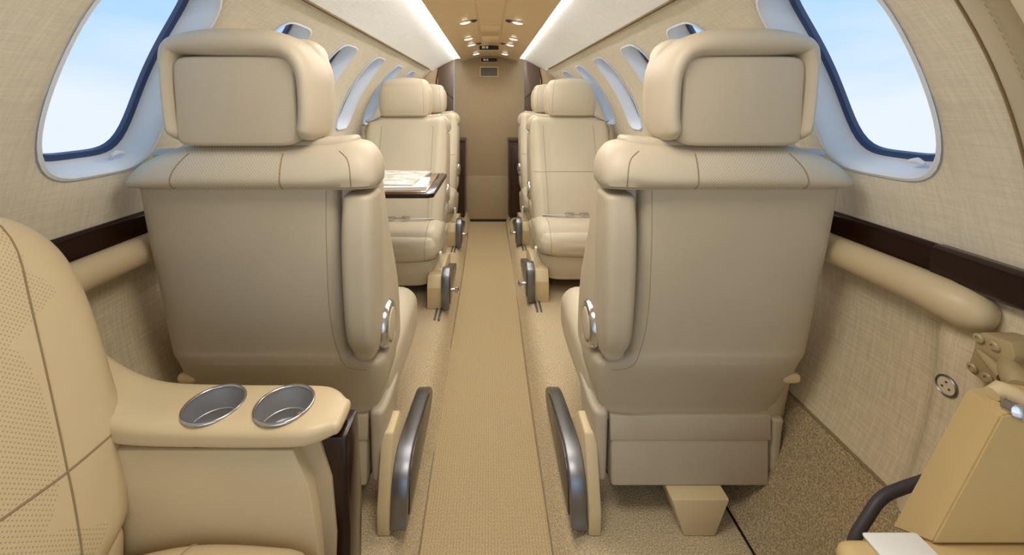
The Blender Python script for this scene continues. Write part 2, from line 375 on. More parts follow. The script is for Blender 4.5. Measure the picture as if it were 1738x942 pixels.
for side, nm in ((-1, 'left'), (1, 'right')):
    wl = struct('wall_'+nm, window_wall(side), 'wall')
    # upper lining, lower lining
    for pname, mat, a, b, rr, yy in (('upper_panel', 'upper', PH_SEAM+.008, PH_COVE-(.0210 if side > 0 else 0), R-.004, Y1), ('lower_panel', 'lower', -.432, PH_LEDGE-.02, R, Y1)):
        bm = bmesh.new(); uv = bm.loops.layers.uv.new('UVMap')
        def fn(y, ph, rr=rr, low=(pname == 'lower_panel')):
            r2 = rr
            if low and side > 0 and y < .74: r2 = rr-.035*min(1, (.74-y)/.05)**2*(3-2*min(1, (.74-y)/.05))*min(1, max(0, (.08-ph)/.12))
            return P(side, ph, y, r2)
        ys = [y for y in lsp(Y0, Y1, 60) if not .60 < y < .80] + lsp(.61, .79, 14); ys.sort()
        grid(bm, uv, fn, ys, lsp(a, b, 14))
        link(pname, bm, mat, wl)
    bm = bmesh.new(); tube(bm, [P(side, PH_SEAM+.003, y, R-.0025) for y in lsp(Y0, 3.3, 20)], .0058, 8)
    link('panel_seam', bm, 'stitchd', wl)  # dark brown bead along the panel joint
    # dark wood rail
    bm = bmesh.new()
    for (ya, yb, t_, za, zb) in ((.70, Y1, .016, .768, .818), (Y0, .715, .024, .768, .820)):
        xi = R*math.cos(PH_LEDGE)-t_; xo = R+.01
        pr = [(side*xo, za), (side*xo, zb+.004), (side*(xi+.010), zb+.004), (side*(xi+.002), zb-.002), (side*xi, zb-.008), (side*(xi-.002), za+.006), (side*(xi+.004), za)]
        prism(bm, pr, 'y', ya, yb, .002, 2)
    rl = struct('trim_1' if side < 0 else 'trim_2', bm, 'wood')
    # windows
    for i in range(6):
        n = 72; D = .062
        def ring(grow, r): return [P(side, hole(side, i, 2*math.pi*k/n, grow)[1], hole(side, i, 2*math.pi*k/n, grow)[0], r) for k in range(n)]
        def band(rs, mat, name, par=None):
            bm = bmesh.new(); V = [[bm.verts.new(p) for p in r_] for r_ in rs]
            for A, B in zip(V[:-1], V[1:]):
                for k in range(n): bm.faces.new((A[k], A[(k+1) % n], B[(k+1) % n], B[k]))
            return link(name, bm, mat, par) if par else struct(name, bm, mat)
        wf = band([ring(.006, R-.0035), ring(.001, R-.005), ring(-.003, R-.001), ring(-.006, R+.02), ring(-.010, R+.045), ring(-.014, R+D), ring(-.004, R+D+.006)], 'reveal', 'window_%d' % wn); wn += 1
        band([ring(-.012, R+D-.008), ring(-.017, R+D-.008), ring(-.023, R+D-.006), ring(-.023, R+D+.004), ring(-.010, R+D+.004)], 'gasket', 'gasket', wf)
        bm = bmesh.new(); hs = [hole(side, i, 2*math.pi*k/n, -.021) for k in range(n)]
        cy_, cp_ = WC[i], PHC
        V = [[bm.verts.new(P(side, cp_+(p_-cp_)*f_, cy_+(y_-cy_)*f_, R+D)) for (y_, p_) in hs] for f_ in (1, .8, .6, .4, .2)]
        for A, B in zip(V[:-1], V[1:]):
            for k in range(n): bm.faces.new((A[k], A[(k+1) % n], B[(k+1) % n], B[k]))
        bm.faces.new(V[-1])
        link('pane', bm, 'glass', wf)
        if i == 0:   # little shade pull at the sill
            bm = bmesh.new(); c = P(side, PHC-HB+.03, WC[0]+(.085 if side < 0 else -.03), R+.02)
            tube(bm, [c+Vector((0, -.012, 0)), c+Vector((0, 0, .004)), c+Vector((0, .014, .001))], [.003, .006, .004], 8)
            link('shade_pull', bm, 'reveal', wf)
# ceiling panel with grooves
bm = bmesh.new(); xs = [-.245, -.2, -.15, -.1, -.0595, -.058, -.052, -.0505, 0, .0655, .067, .073, .0745, .12, .17, .22, .262]
def cz(x): u = (x-.0085)/.2535; return 1.482-.046*u*u
V = []
for y in lsp(Y0, 3.70, 40):
    V.append([bm.verts.new((x, y, cz(x)+(.004 if (abs(x+.055) < .004 or abs(x-.07) < .004) and y < 2.6 else 0))) for x in xs])
for A, B in zip(V[:-1], V[1:]):
    for j in range(len(xs)-1): bm.faces.new((A[j], A[j+1], B[j+1], B[j]))
for s_, col_ in ((0, -.245), (-1, .262)):
    E = [bm.verts.new((col_, v[s_].co.y, v[s_].co.z+.012)) for v in V]
    for k in range(len(V)-1): bm.faces.new((V[k][s_], V[k+1][s_], E[k+1], E[k]))
ce = struct('ceiling', bm, 'ceil')
bm = bmesh.new()                                    # raised access plates between the grooves
box(bm, -.046, .061, 2.20, 2.50, 1.474, 1.4815, .002); box(bm, -.046, .061, 2.56, 2.95, 1.474, 1.4815, .002)
link('access_plate', bm, 'ceil', ce)
for s_, (xa, za, xb, zb) in enumerate(((-.245, 1.440, -.268, 1.456), (.262, 1.440, .284, 1.450))):
    bm = bmesh.new(); xb = -.256 if s_ == 0 else .273
    v = [bm.verts.new((xa, 1.0, 1.440)), bm.verts.new((xa, 3.56, 1.440)), bm.verts.new((xb, 3.56, 1.449)), bm.verts.new((xb, 1.0, 1.449))]
    if s_ == 0: v = v[::-1]
    bm.faces.new(v); bm.faces.ensure_lookup_table()
    if bm.faces[0].normal.z > 0: bm.normal_update()
    o = struct('trim_%d' % (3+s_), bm, 'cove', recalc=False, smooth=False)
bm = bmesh.new()                                    # closes the void above the cove
v = [bm.verts.new(p) for p in ((-.33, Y0, 1.49), (-.33, Y1+.2, 1.49), (.33, Y1+.2, 1.49), (.33, Y0, 1.49))]; bm.faces.new(v)
for s_ in (-1, 1):
    v = [bm.verts.new(p) for p in ((s_*.33, Y0, 1.49), (s_*.33, Y1+.2, 1.49), (s_*.28, Y1+.2, 1.44), (s_*.28, Y0, 1.44))]; 
link('roof_lining', bm, 'ceil', ce)
# floor
bm = bmesh.new()
AL, AR = -.164, .149
prof = [(-.57, .10), (-.232, .10), (-.216, .094), (-.196, .072), (-.180, .038), (-.170, .010), (AL, .0), (-.08, 0), (0, 0), (.08, 0), (AR, 0), (.155, .010), (.165, .038), (.182, .072), (.204, .094), (.220, .10), (.57, .10)]
V = []
for y in lsp(Y0, 3.72, 60): V.append([bm.verts.new((x, y, z)) for x, z in prof])
for A, B in zip(V[:-1], V[1:]):
    for j in range(len(prof)-1):
        f = bm.faces.new((A[j], A[j+1], B[j+1], B[j])); f.material_index = 1 if 6 <= j < 10 else 0
fl = struct('floor', bm, ['side', 'aisle'])
for s_ in (-1, 1):
    bm = bmesh.new(); q = [(.566, .104), (.60, .125), (.64, .18), (.685, .27), (.726, .372)]
    V = [[bm.verts.new((s_*x, y, z)) for x, z in q] for y in lsp(Y0, 3.6, 40)]
    for A, B in zip(V[:-1], V[1:]):
        for j in range(4): bm.faces.new((A[j], A[j+1], B[j+1], B[j]))
    link('sloped_carpet', bm, 'speck', fl)
    bm = bmesh.new(); tube(bm, [(s_*.567, y, .103) for y in lsp(Y0, 3.6, 20)], .003, 6); link('carpet_edge', bm, 'black', fl)
    bm = bmesh.new(); tube(bm, [(s_*.724, y, .368) for y in lsp(Y0, 3.6, 20)], .003, 6)
    struct('baseboard_'+('left' if s_ < 0 else 'right'), bm, 'seam')
for s_, xx in ((-1, AL), (1, AR)):
    bm = bmesh.new(); tube(bm, [(xx+s_*.004+.003*math.sin(y*3.1), y, .003) for y in lsp(Y0, 3.7, 60)], .0042, 6); link('carpet_seam', bm, 'seam', fl)
# aft partition: brown inner strip and tan outer strip each side, dark low cabinets, door
for s_ in (-1, 1):
    for (a, b, mat, nm_) in ((.305, .44, 'brown', 'brown_panel'), (.44, .79, 'ceil', 'tan_panel')):
        pts = [(s_*x_, .752) for x_ in (a, b)] + [(s_*x_, min(1.49, ZC+math.sqrt(max(0, R*R-x_*x_)))) for x_ in reversed(lsp(a, b, 8))]
        bm = bmesh.new(); prism(bm, pts, 'y', 3.545 if mat == 'brown' else 3.50, 3.57, .002)
        if mat == 'brown': pw = struct('wall_aft_'+('left' if s_ < 0 else 'right'), bm, mat)
        else: link(nm_, bm, 'tanwall', pw)
    bm = bmesh.new(); tube(bm, [(s_*.445, 3.495, .80), (s_*.445, 3.495, 1.25), (s_*.425, 3.495, 1.36)], .006, 6)
    tube(bm, [(s_*.40, 3.54, 1.13), (s_*.36, 3.54, 1.15), (s_*.305, 3.54, 1.10)], .004, 6)
    link('edge_trim', bm, 'darkw', pw)
    t = thing('low_cabinet', 'dark wood low cabinet in the aft corner on the %s of the aisle' % ('left' if s_ < 0 else 'right'), 'cabinet', (0, 0, .1), 0, 'dark low cabinets by the aft door')
    bm = bmesh.new(); xa = .205 if s_ < 0 else .168
    box(bm, min(s_*xa, s_*.66), max(s_*xa, s_*.66), 3.47, 3.68, .0, .632, .004); link('body', bm, 'darkw', t)
    bm = bmesh.new(); box(bm, min(s_*(xa-.004), s_*.66), max(s_*(xa-.004), s_*.66), 3.462, 3.69, .633, .6515, .004); link('worktop', bm, 'darkw', t)
    bm = bmesh.new(); box(bm, min(s_*(xa+.02), s_*.5), max(s_*(xa+.02), s_*.5), 3.455, 3.468, .03, .60, .003); dr = link('door', bm, 'darkw', t)
    bm = bmesh.new(); box(bm, min(s_*(xa+.035), s_*(xa+.045)), max(s_*(xa+.035), s_*(xa+.045)), 3.44, 3.454, .40, .48, .003); link('handle', bm, 'gun', dr)
bm = bmesh.new(); uvl = None
def uvbox(bm, x0, x1, y0, y1, z0, z1, bev=.004):
    box(bm, x0, x1, y0, y1, z0, z1, bev)
    uv = bm.loops.layers.uv.verify()
    for f in bm.faces:
        for l in f.loops: l[uv].uv = (l.vert.co.x+l.vert.co.y*.7, l.vert.co.z)
uvbox(bm, -.315, .322, 3.71, 3.74, .02, 1.50); dr = struct('door_1', bm, 'door')
bm = bmesh.new(); uvbox(bm, -.205, .172, 3.695, 3.709, .018, .405, .005); link('kick_panel', bm, 'door', dr)
bm = bmesh.new(); box(bm, -.21, .18, 3.685, 3.72, .0, .016, .002); link('door_gap_strip', bm, 'black', dr)  # black strip standing in for the dark gap under the door
t = thing('vent_grille', 'small rectangular louvred vent grille high on the aft door', 'vent', (0, 3.709, 1.34))
bm = bmesh.new(); 
for (a, b, c, d) in ((-.085, .085, .038, .048), (-.085, .085, -.048, -.038), (-.085, -.075, -.048, .048), (.075, .085, -.048, .048)): box(bm, a, b, -.010, 0, c, d, .002)
link('frame', bm, 'cream', t)
bm = bmesh.new(); box(bm, -.076, .076, -.003, 0, -.039, .039, 0); link('backing', bm, 'brown', t)
for k in range(5):
    bm = bmesh.new(); z = -.030+k*.015; prism(bm, [(-.009, z-.005), (-.004, z-.005), (-.002, z+.004), (-.007, z+.004)], 'x', -.075, .075, .0008, 1); link('slat', bm, 'silver', t)
def sign(lbl, y, z, tilt=0):
    t = thing('cabin_sign', lbl, 'sign', (.0, y, z), 0, 'small lit signs at the aft end')
    t.rotation_euler.x = tilt
    bm = bmesh.new(); box(bm, -.07, .07, -.010, .0, -.017, .017, .004); link('plate', bm, 'black', t)
    bm = bmesh.new(); box(bm, -.052, -.028, -.012, -.009, -.008, .009, .001); box(bm, -.022, -.006, -.012, -.009, -.008, .009, .001); link('lettering', bm, 'white', t)
    bm = bmesh.new(); tube(bm, [(-.075, -.004, -.02), (.075, -.004, -.02), (.075, -.004, .02), (-.075, -.004, .02), (-.075, -.004, -.02)], .003, 6); link('bezel', bm, 'ceil', t)
sign('black sign with pale lettering hanging from the ceiling before the aft door', 3.02, 1.468)
sign('black sign with pale lettering above the vent grille on the aft door', 3.708, 1.447)
# reading lights and air nozzles in the ceiling
def spot(x, y, lbl):
    z = cz(x); sl = math.atan2(-(2*.046*(x-.0085)/.2535**2), 1)
    t = thing('reading_light', lbl, 'light', (x, y, z), 0, 'reading lights in the ceiling'); t.rotation_euler.y = -sl
    bm = bmesh.new(); lathe(bm, [(.030, .001), (.030, -.003), (.026, -.006), (.020, -.006), (.019, -.002)], Matrix.Diagonal((1.15, .75, 1, 1)), 32); link('bezel', bm, 'ceil', t)
    bm = bmesh.new(); lathe(bm, [(0, -.010), (.014, -.009), (.022, -.006), (.023, -.003)], Matrix.Diagonal((1.15, .75, 1, 1)), 24); link('lens', bm, 'lens', t)
    l = bpy.data.lights.new('bulb', 'SPOT'); l.energy = 1.6; l.spot_size = math.radians(115); l.spot_blend = .7; l.shadow_soft_size = .02; l.color = WARM
    o = bpy.data.objects.new('bulb', l); COL.objects.link(o); o.parent = t; o.location = (0, 0, -.012)
def nozzle(x, y, lbl):
    t = thing('air_nozzle', lbl, 'air vent', (x, y, cz(x)), 0, 'air nozzles in the ceiling')
    bm = bmesh.new(); lathe(bm, [(.020, .001), (.020, -.004), (.014, -.006), (.013, -.003)], Matrix.Identity(4), 24); link('ring', bm, 'gun', t)
    bm = bmesh.new(); lathe(bm, [(0, -.012), (.007, -.011), (.0125, -.004), (.013, -.001)], Matrix.Identity(4), 20); link('eyeball', bm, 'gun', t)
rows = [(1.25, .14, 'nearest'), (2.06, .132, 'second'), (2.58, .142, 'third'), (2.86, .135, 'fourth'), (3.42, .12, 'farthest')]
for y, x, nth in rows:
    for s_ in (-1, 1): spot(s_*x+.012, y, 'small oval reading light, %s row from the camera, %s of the centre strip' % (nth, 'left' if s_ < 0 else 'right'))
for y, x, nth in ((2.06, .09, 'nearer'), (2.86, .085, 'farther')):
    for s_ in (-1, 1): nozzle(s_*x+.012, y-.005, 'small dark metal air nozzle, %s pair, %s of the centre strip' % (nth, 'left' if s_ < 0 else 'right'))
# forward door surround on the right: stitched leather strip and cream pad following the curve
bm = bmesh.new(); rg = []
phs = lsp(-.1, 1.1, 30)
def strip(bm, ya, yb, r0, bulge, n=12, shift=None):
    V = []
    for ph in phs:
        row = []
        for k in range(n+1):
            u = k/n; y = ya+(yb-ya)*u+(shift(ph) if shift else 0)
            row.append(bm.verts.new(P(1, ph, y, r0-bulge*(1-abs(2*u-1)**2.5)+.0)))
        V.append(row)
    for A, B in zip(V[:-1], V[1:]):
        for j in range(n): bm.faces.new((A[j], A[j+1], B[j+1], B[j]))
sh = lambda ph: .034-.090*ph
strip(bm, .520, .568, R-.001, .014, shift=sh); ds = struct('trim_5', bm, 'shell')
bm = bmesh.new(); strip(bm, .566, .570, R-.004, .003, shift=sh); link('dark_seam', bm, 'seam', ds)
bm = bmesh.new()
for q in range(60):
    ph = .1+q*.015; tube(bm, [P(1, ph, .532+sh(ph), R-.0165), P(1, ph+.009, .532+sh(ph), R-.0165)], .0008, 4)
o = link('stitching', bm, 'stitch', ds); o['kind'] = 'stuff'
bm = bmesh.new(); strip(bm, .33, .519, R+.006, .075, 20, shift=sh); link('padded_liner', bm, 'leather', ds)
# padded arm rails under the wood rail on each side
for s_, nm_ in ((-1, 'left'), (1, 'right')):
    bm = bmesh.new(); o_ = .045 if s_ > 0 else .085
    ys = [.585+o_, .587+o_, .593+o_, .603+o_, .618+o_, .64+o_] + lsp(.685+o_, 3.4, 24)
    rr = [.004, .016, .025, .031, .034, .033] + [.031]*25
    pts = []
    for y in ys: pts.append((s_*(.757+.02*max(0, (.66+o_-y)/.07)**1.5), y, .747-.012*max(0, (.66+o_-y)/.07)))
    tube(bm, pts, rr, 24); bmesh.ops.remove_doubles(bm, verts=bm.verts, dist=1e-5)
    tag(link('arm_rail', bm, 'sleather'), 'long padded tan leather arm rail along the %s side wall under the wood trim' % nm_, 'armrest', 'arm rails along the side walls')
# ================================================================= SEATS
def make_seat(sx, near, label, loc, rz):
    """faces local -Y, aisle side at local x = -sx side; z measured from the side floor"""
    t = thing('passenger_chair', label, 'chair', loc, rz, 'leather cabin seats')
    Z0 = .10
    m = lambda x, y, z: (sx*x, y, z-Z0)
    m0 = lambda x, y, z: (x, y, z)
    def L(name, bm, mats, par=t, sm=True):
        for v in bm.verts: v.co = m(*v.co)
        return link(name, bm, mats, par, smooth=sm)
    # --- back cushion (front half of the backrest)
    def lean(x, y, z): return (x, y+(z-.40)*.16, z)
    bm = bmesh.new()
    loft(bm, 'z', [(.33, -.236, .225, .235, .505, 6), (.45, -.244, .232, .245, .505, 6), (.60, -.250, .236, .285, .51, 6), (.75, -.248, .236, .345, .50, 5), (.88, -.243, .232, .380, .49, 4.5), (.945, -.232, .215, .392, .47, 4)], .02, .035, 72, 4,
         lambda x, y, z: (x, y+(z-.40)*.16-(.018*math.exp(-((abs(x)-.205)/.035)**2) if y < .46 else 0), z))
    sm_ = bmesh.new()
    for xs in (-.165, .135): seamline(bm, [(xs, 0, z) for z in (.40, .5, .6, .7, .8, .93)], (0, 1, 0), .0016, 6, sm_)
    seamline(bm, [(x, 0, .672) for x in (-.235, -.1, 0, .1, .225)], (0, 1, 0), .002, 8, sm_)
    L('backrest', bm, 'leather'); L('backrest_seams', sm_, 'stitch')
    # --- rear shell
    bm = bmesh.new()
    loft(bm, 'z', [(.362, -.232, .185, .36, .500, 7), (.42, -.250, .198, .36, .522, 7), (.465, -.254, .206, .36, .540, 7), (.490, -.250, .209, .38, .548, 7), (.500, -.225, .211, .40, .550, 7), (.515, -.185, .213, .41, .552, 8), (.54, -.176, .215, .41, .554, 9), (.65, -.174, .222, .43, .572, 9), (.80, -.174, .232, .46, .596, 9), (.905, -.174, .242, .47, .608, 8)], .028, .01, 80, 4)
    sh_bvh = bm.copy(); L('rear_shell', bm, 'shell')
    sm_ = bmesh.new(); seamline(sh_bvh, [(-.155, 0, .90), (-.150, 0, .75), (-.148, 0, .62), (-.158, 0, .53), (-.18, 0, .49), (-.22, 0, .478)], (0, -1, 0), .0009, 8, sm_); L('shell_seam', sm_, 'stitch')
    bm = bmesh.new(); loft(bm, 'y', [(.480, .160, .204, .436, .462, 3), (.525, .165, .207, .440, .464, 3)], .007, .007, 20, 2); L('shell_nub', bm, 'cream')
    # --- shoulder yoke
    bm = bmesh.new()
    yk = [(.893, -.250, .243, .50, .610, 6), (.900, -.256, .252, .495, .632, 6), (.915, -.258, .253, .49, .640, 5), (.935, -.256, .244, .49, .634, 5), (.955, -.248, .230, .495, .622, 5), (.972, -.230, .200, .50, .606, 5), (.980, -.205, .165, .505, .592, 5)]
    def ykf(x, y, z):
        if x > .12: z -= (x-.12)*.16*(z-.89)/.09
        if z > .9: z += .008*math.exp(-((x+.215)/.04)**2)
        return (x, y, z)
    pm = lambda c: 1 if (-.078 < c.x < .138 and c.y > .55) else 0
    loft(bm, 'z', yk, .003, .012, 200, 3, ykf, pm)
    y2 = bm.copy(); L('shoulder_yoke', bm, ['shell', 'shellperf'])
    sm_ = bmesh.new()
    for xs, xe in ((-.078, -.072), (.138, .120)): seamline(y2, [(xs, 0, .897), (xs, 0, .92), (xs*.97, 0, .94), (xe, 0, .965)], (0, -1, 0), .0014, 6, sm_)
    seamline(y2, [(-.215, 0, .900), (-.214, 0, .93), (-.205, 0, .955), (-.185, 0, .97)], (0, -1, 0), .0012, 6, sm_)
    L('yoke_seams', sm_, 'seam')
    # --- headrest
    hc = .012
    def hlean(x, y, z): return (x, y+(z-1.0)*.10-.018*(1-((x-hc)/.155)**2)*(1 if y > .55 else -.3), z)
    bm = bmesh.new()
    loft(bm, 'z', [(1.002, hc-.140, hc+.140, .475, .585, 4.5), (1.03, hc-.147, hc+.147, .468, .580, 4), (1.08, hc-.150, hc+.150, .466, .580, 4), (1.13, hc-.149, hc+.149, .470, .585, 4), (1.165, hc-.142, hc+.142, .478, .585, 3.6)], .018, .042, 72, 4, lambda x, y, z: (x, y+(z-1.0)*.06, z))
    h2 = bm.copy(); hd = L('headrest', bm, 'leather')
    sm_ = bmesh.new(); seamline(h2, [(hc-.12, 0, 1.0), (hc-.118, 0, 1.08), (hc-.112, 0, 1.16), (hc-.10, 0, 1.195)], (0, 1, 0), .0012, 6, sm_); L('headrest_seam', sm_, 'stitch', hd)
    # rim roll round the back of the headrest
    path = smooth_pts([(hc-.127, .994), (hc-.136, 1.03), (hc-.138, 1.08), (hc-.134, 1.13), (hc-.112, 1.168), (hc-.07, 1.184), (hc, 1.188), (hc+.07, 1.188), (hc+.118, 1.182), (hc+.131, 1.160), (hc+.133, 1.12), (hc+.133, 1.08), (hc+.131, 1.03), (hc+.126, .994)], 6)
    bm = bmesh.new(); rings = []; n = 20
    for i, (px_, pz_) in enumerate(path):
        a = Vector(path[max(0, i-1)]); b = Vector(path[min(len(path)-1, i+1)]); d = (b-a).normalized(); nr = Vector((-d.y, d.x))
        u = i/(len(path)-1); en = min(1, math.sin(math.pi*min(max(u, .0), 1))*7+.12)
        top = math.exp(-((px_-hc)/.10)**4)*(1 if pz_ > 1.1 else 0)
        ra = (.021+.010*top-(.008 if u > .78 else .008*max(0, (u-.62)/.16) if u > .62 else 0))*min(1, .55+.45*en); ry_ = .066*min(1, .6+.4*en)
        cy_ = .575+(pz_-1.0)*.10
        rings.append([bm.verts.new((px_+nr.x*ra*math.copysign(abs(math.cos(w_))**.8, math.cos(w_)), cy_+ry_*math.copysign(abs(math.sin(w_))**.8, math.sin(w_)), pz_+nr.y*ra*math.copysign(abs(math.cos(w_))**.8, math.cos(w_)))) for w_ in [2*math.pi*k/n for k in range(n)]])
    for A, B in zip(rings[:-1], rings[1:]):
        for k in range(n): bm.faces.new((A[k], A[(k+1) % n], B[(k+1) % n], B[k]))
    bm.faces.new(rings[0]); bm.faces.new(rings[-1]); L('headrest_rim', bm, 'shell', hd)
    bm = bmesh.new()
    loft(bm, 'y', [(.57, hc-.116, hc+.121, .983, 1.160, 10), (.618, hc-.118, hc+.123, .981, 1.160, 10)], .005, .009, 88, 1,
         lambda x, y, z: (x*(1+.03*(1.07-z)/.09 if z < 1.07 else 1), y+(z-1.0)*.10, z))
    L('headrest_panel', bm, 'shell', hd)
    # --- folded armrest on the aisle side
    bm = bmesh.new()
    loft(bm, 'z', [(.530, -.246, -.194, .495, .568, 3.5), (.58, -.251, -.188, .495, .598, 4), (.70, -.252, -.185, .500, .612, 4.5), (.80, -.252, -.185, .508, .618, 4.5), (.868, -.250, -.187, .515, .612, 4.5)], .024, .012, 40, 4)
    ar = L('armrest', bm, 'shell')
    bm = bmesh.new(); B4 = basis((-.238, .470, .545), (-1, 0, 0))
    lathe(bm, [(0, -.002), (.050, -.002), (.053, .004), (.053, .012), (.049, .020), (.042, .0225), (.038, .0205), (.0375, .018)], B4, 48); L('pivot_ring', bm, 'chrome', ar)
    bm = bmesh.new(); lathe(bm, [(.0376, .018), (.034, .0235), (.02, .0255), (0, .026)], B4, 40); L('pivot_cap', bm, 'leather', ar)
    # --- seat cushion, front roll
    bm = bmesh.new()
    loft(bm, 'y', [(.040, -.236, .232, .305, .425, 3.5), (.07, -.25, .240, .292, .452, 4), (.15, -.254, .242, .29, .458, 5), (.28, -.252, .240, .29, .440, 5), (.42, -.244, .235, .29, .420, 5)], .042, .01, 72, 4,
         lambda x, y, z: (x, y, z+(.010*math.exp(-((abs(x)-.21)/.04)**2) if z > .4 else 0)))
    c2 = bm.copy(); cu = L('seat_cushion', bm, 'leather')
    sm_ = bmesh.new()
    for xs in (-.188, .172):
        seamline(c2, [(xs, y, 0) for y in (.02, .1, .2, .3, .40)], (0, 0, -1), .0015, 6, sm_); seamline(c2, [(xs, 0, z) for z in (.29, .33, .38, .43)], (0, 1, 0), .0015, 6, sm_)
    L('cushion_seams', sm_, 'stitch', cu)
    # --- skirts
    bm = bmesh.new()
    loft(bm, 'z', [(.195, -.205, .205, .055, .44, 8), (.24, -.218, .215, .040, .46, 8), (.30, -.235, .225, .03, .48, 8)], .015, .01, 64, 3); L('skirt', bm, 'leather')
    bm = bmesh.new(); box(bm, -.207, .158, .40, .497, .181, .340, .006, 3); L('rear_skirt_panel', bm, 'shell')
    bm = bmesh.new(); loft(bm, 'z', [(.195, -.240, -.212, .38, .488, 3), (.27, -.250, -.211, .36, .498, 3.5), (.35, -.252, -.211, .34, .505, 4)], .014, .01, 32, 3); L('side_skirt', bm, 'shell')
    bm = bmesh.new(); loft(bm, 'z', [(.19, .163, .186, .38, .490, 4), (.30, .163, .194, .38, .496, 4), (.33, .163, .198, .38, .498, 4)], .010, .006, 32, 3); L('side_skirt', bm, 'shell')
    bm = bmesh.new(); box(bm, -.21, .16, .484, .4995, .290, .346, .002); L('skirt_fold', bm, 'shell')
    # --- base
    bm = bmesh.new(); prism(bm, [(.22, .1), (.53, .1), (.535, .16), (.515, .23), (.49, .30), (.42, .30), (.34, .22), (.27, .16), (.22, .12)] if near else [(.0, .1), (.45, .1), (.46, .20), (.30, .24), (.02, .25), (-.005, .2)], 'x', -.268, -.240 if near else -.20, .004, 2); L('base_leg', bm, 'cream')
    bm = bmesh.new(); box(bm, -.19, .10, .22, .40, .12, .165, .004); L('base_frame', bm, 'black')
    bm = bmesh.new(); prism(bm, [(-.055, .1), (.015, .1), (.048, .182), (-.082, .182)], 'y', .40, .53, .004); L('base_leg', bm, 'cream')
    bm = bmesh.new(); prism(bm, [(.13, .1), (.19, .1), (.20, .182), (.12, .182)], 'y', .06, .2, .004); L('base_leg', bm, 'cream')
    if near: prof_ = [(.10, .103), (.30, .101), (.512, .103), (.523, .14), (.520, .18), (.50, .215), (.45, .237), (.36, .225), (.26, .205), (.18, .185), (.12, .15)]
    else: prof_ = [(-.015, .105), (.06, .105), (.20, .13), (.40, .12), (.40, .16), (.20, .22), (.10, .260), (.05, .278), (.01, .27), (-.015, .24)]
    bm = bmesh.new(); prism(bm, smooth_pts(prof_, 3, True), 'x', -.305, -.268, .003, 2); sd = L('base_shield', bm, 'silver')
    c_ = (sum(p[0] for p in prof_)/len(prof_), sum(p[1] for p in prof_)/len(prof_))
    bm = bmesh.new(); inn = [(c_[0]+(p[0]-c_[0])*.86, c_[1]+(p[1]-c_[1])*.80) for p in prof_]
    prism(bm, smooth_pts(inn, 3, True), 'x', -.3085, -.304, .002, 2); L('shield_inlay', bm, 'gun', sd)
    if not near:
        bm = bmesh.new(); B4 = basis((-.307, .035, .175), (-1, 0, 0)); lathe(bm, [(.007, 0), (.007, .02), (.014, .022), (.015, .034), (.010, .039), (0, .04)], B4, 20); L('release_knob', bm, 'chrome', sd)
        # floor track ahead of the leg
        bm = bmesh.new(); box(bm, -.272, -.262, -.10, .30, .1005, .106, .001); box(bm, -.252, -.244, -.10, .30, .1005, .106, .001); L('floor_track', bm, 'silver')
        # side lever
        bm = bmesh.new(); loft(bm, 'z', [(.27, -.262, -.250, .06, .085, 3), (.32, -.264, -.250, .05, .08, 3), (.345, -.262, -.250, .04, .07, 3)], .004, .004, 16, 2); L('recline_lever', bm, 'white')
    # --- lap belt on the cushion
    bm = bmesh.new(); box(bm, -.08, -.035, .200, .228, .458, .474, .003); box(bm, -.035, .0, .207, .220, .462, .468, .002); box(bm, .0, .045, .200, .228, .459, .473, .003); bk = L('buckle', bm, 'chrome')
    bm = bmesh.new()
    for s_ in (-1, 1):
        tube(bm, [(s_*.045-.017, .214, .462), (s_*.12, .228, .459), (s_*.20, .236, .458)], .010, 8, True, .0022)
    L('lap_belt', bm, 'belt')
    # --- shoulder harness on the outboard shoulder
    bm = bmesh.new(); pth = [(.150, .475, .985), (.158, .53, .99), (.170, .585, .982), (.190, .615, .965), (.205, .60, .95)]
    loft(bm, 'y', [(.47, .145, .20, .975, .987, 3), (.52, .15, .21, .978, .992, 3), (.57, .16, .225, .962, .977, 3)], .005, .008, 24, 3, lambda x, y, z: (x, y, z-(x-.145)*.45+.004))
    L('shoulder_strap', bm, 'belt')
    bm = bmesh.new(); loft(bm, 'y', [(.50, .205, .235, .945, .965, 2.5), (.54, .20, .25, .943, .967, 2.5)], .008, .01, 20, 2); L('strap_guide', bm, 'belt')
    return t
CX = .49
NLl = 'nearest left cabin seat, seen from behind, behind the cup holder armrest'
make_seat(-1, True, 'nearest right cabin seat seen from behind, tan leather with folded armrest and pale wall strip showing', (CX, 1.45, .1), math.pi)['label'] = 'large tan leather cabin seat seen from behind, right of the aisle, its two feet bare'
make_seat(1, True, 'large tan leather chair seen from behind, left of the aisle behind the cup holders', (-CX, 1.45, .1), math.pi)
fr = make_seat(1, False, 'cream leather seat facing the camera right of the aisle, in front of the last seat', (CX, 2.0, .1), 0)
flt = make_seat(-1, False, 'cream leather seat facing the camera left of the aisle, behind the fold-out table', (-CX, 1.93, .1), 0)
dup(fr, (CX, 2.79, .1), 'farthest seat right of the aisle, cream leather, mostly hidden behind another seat')
dup(flt, (-CX, 2.76, .1), 'farthest seat left of the aisle, cream leather, mostly hidden behind another seat')
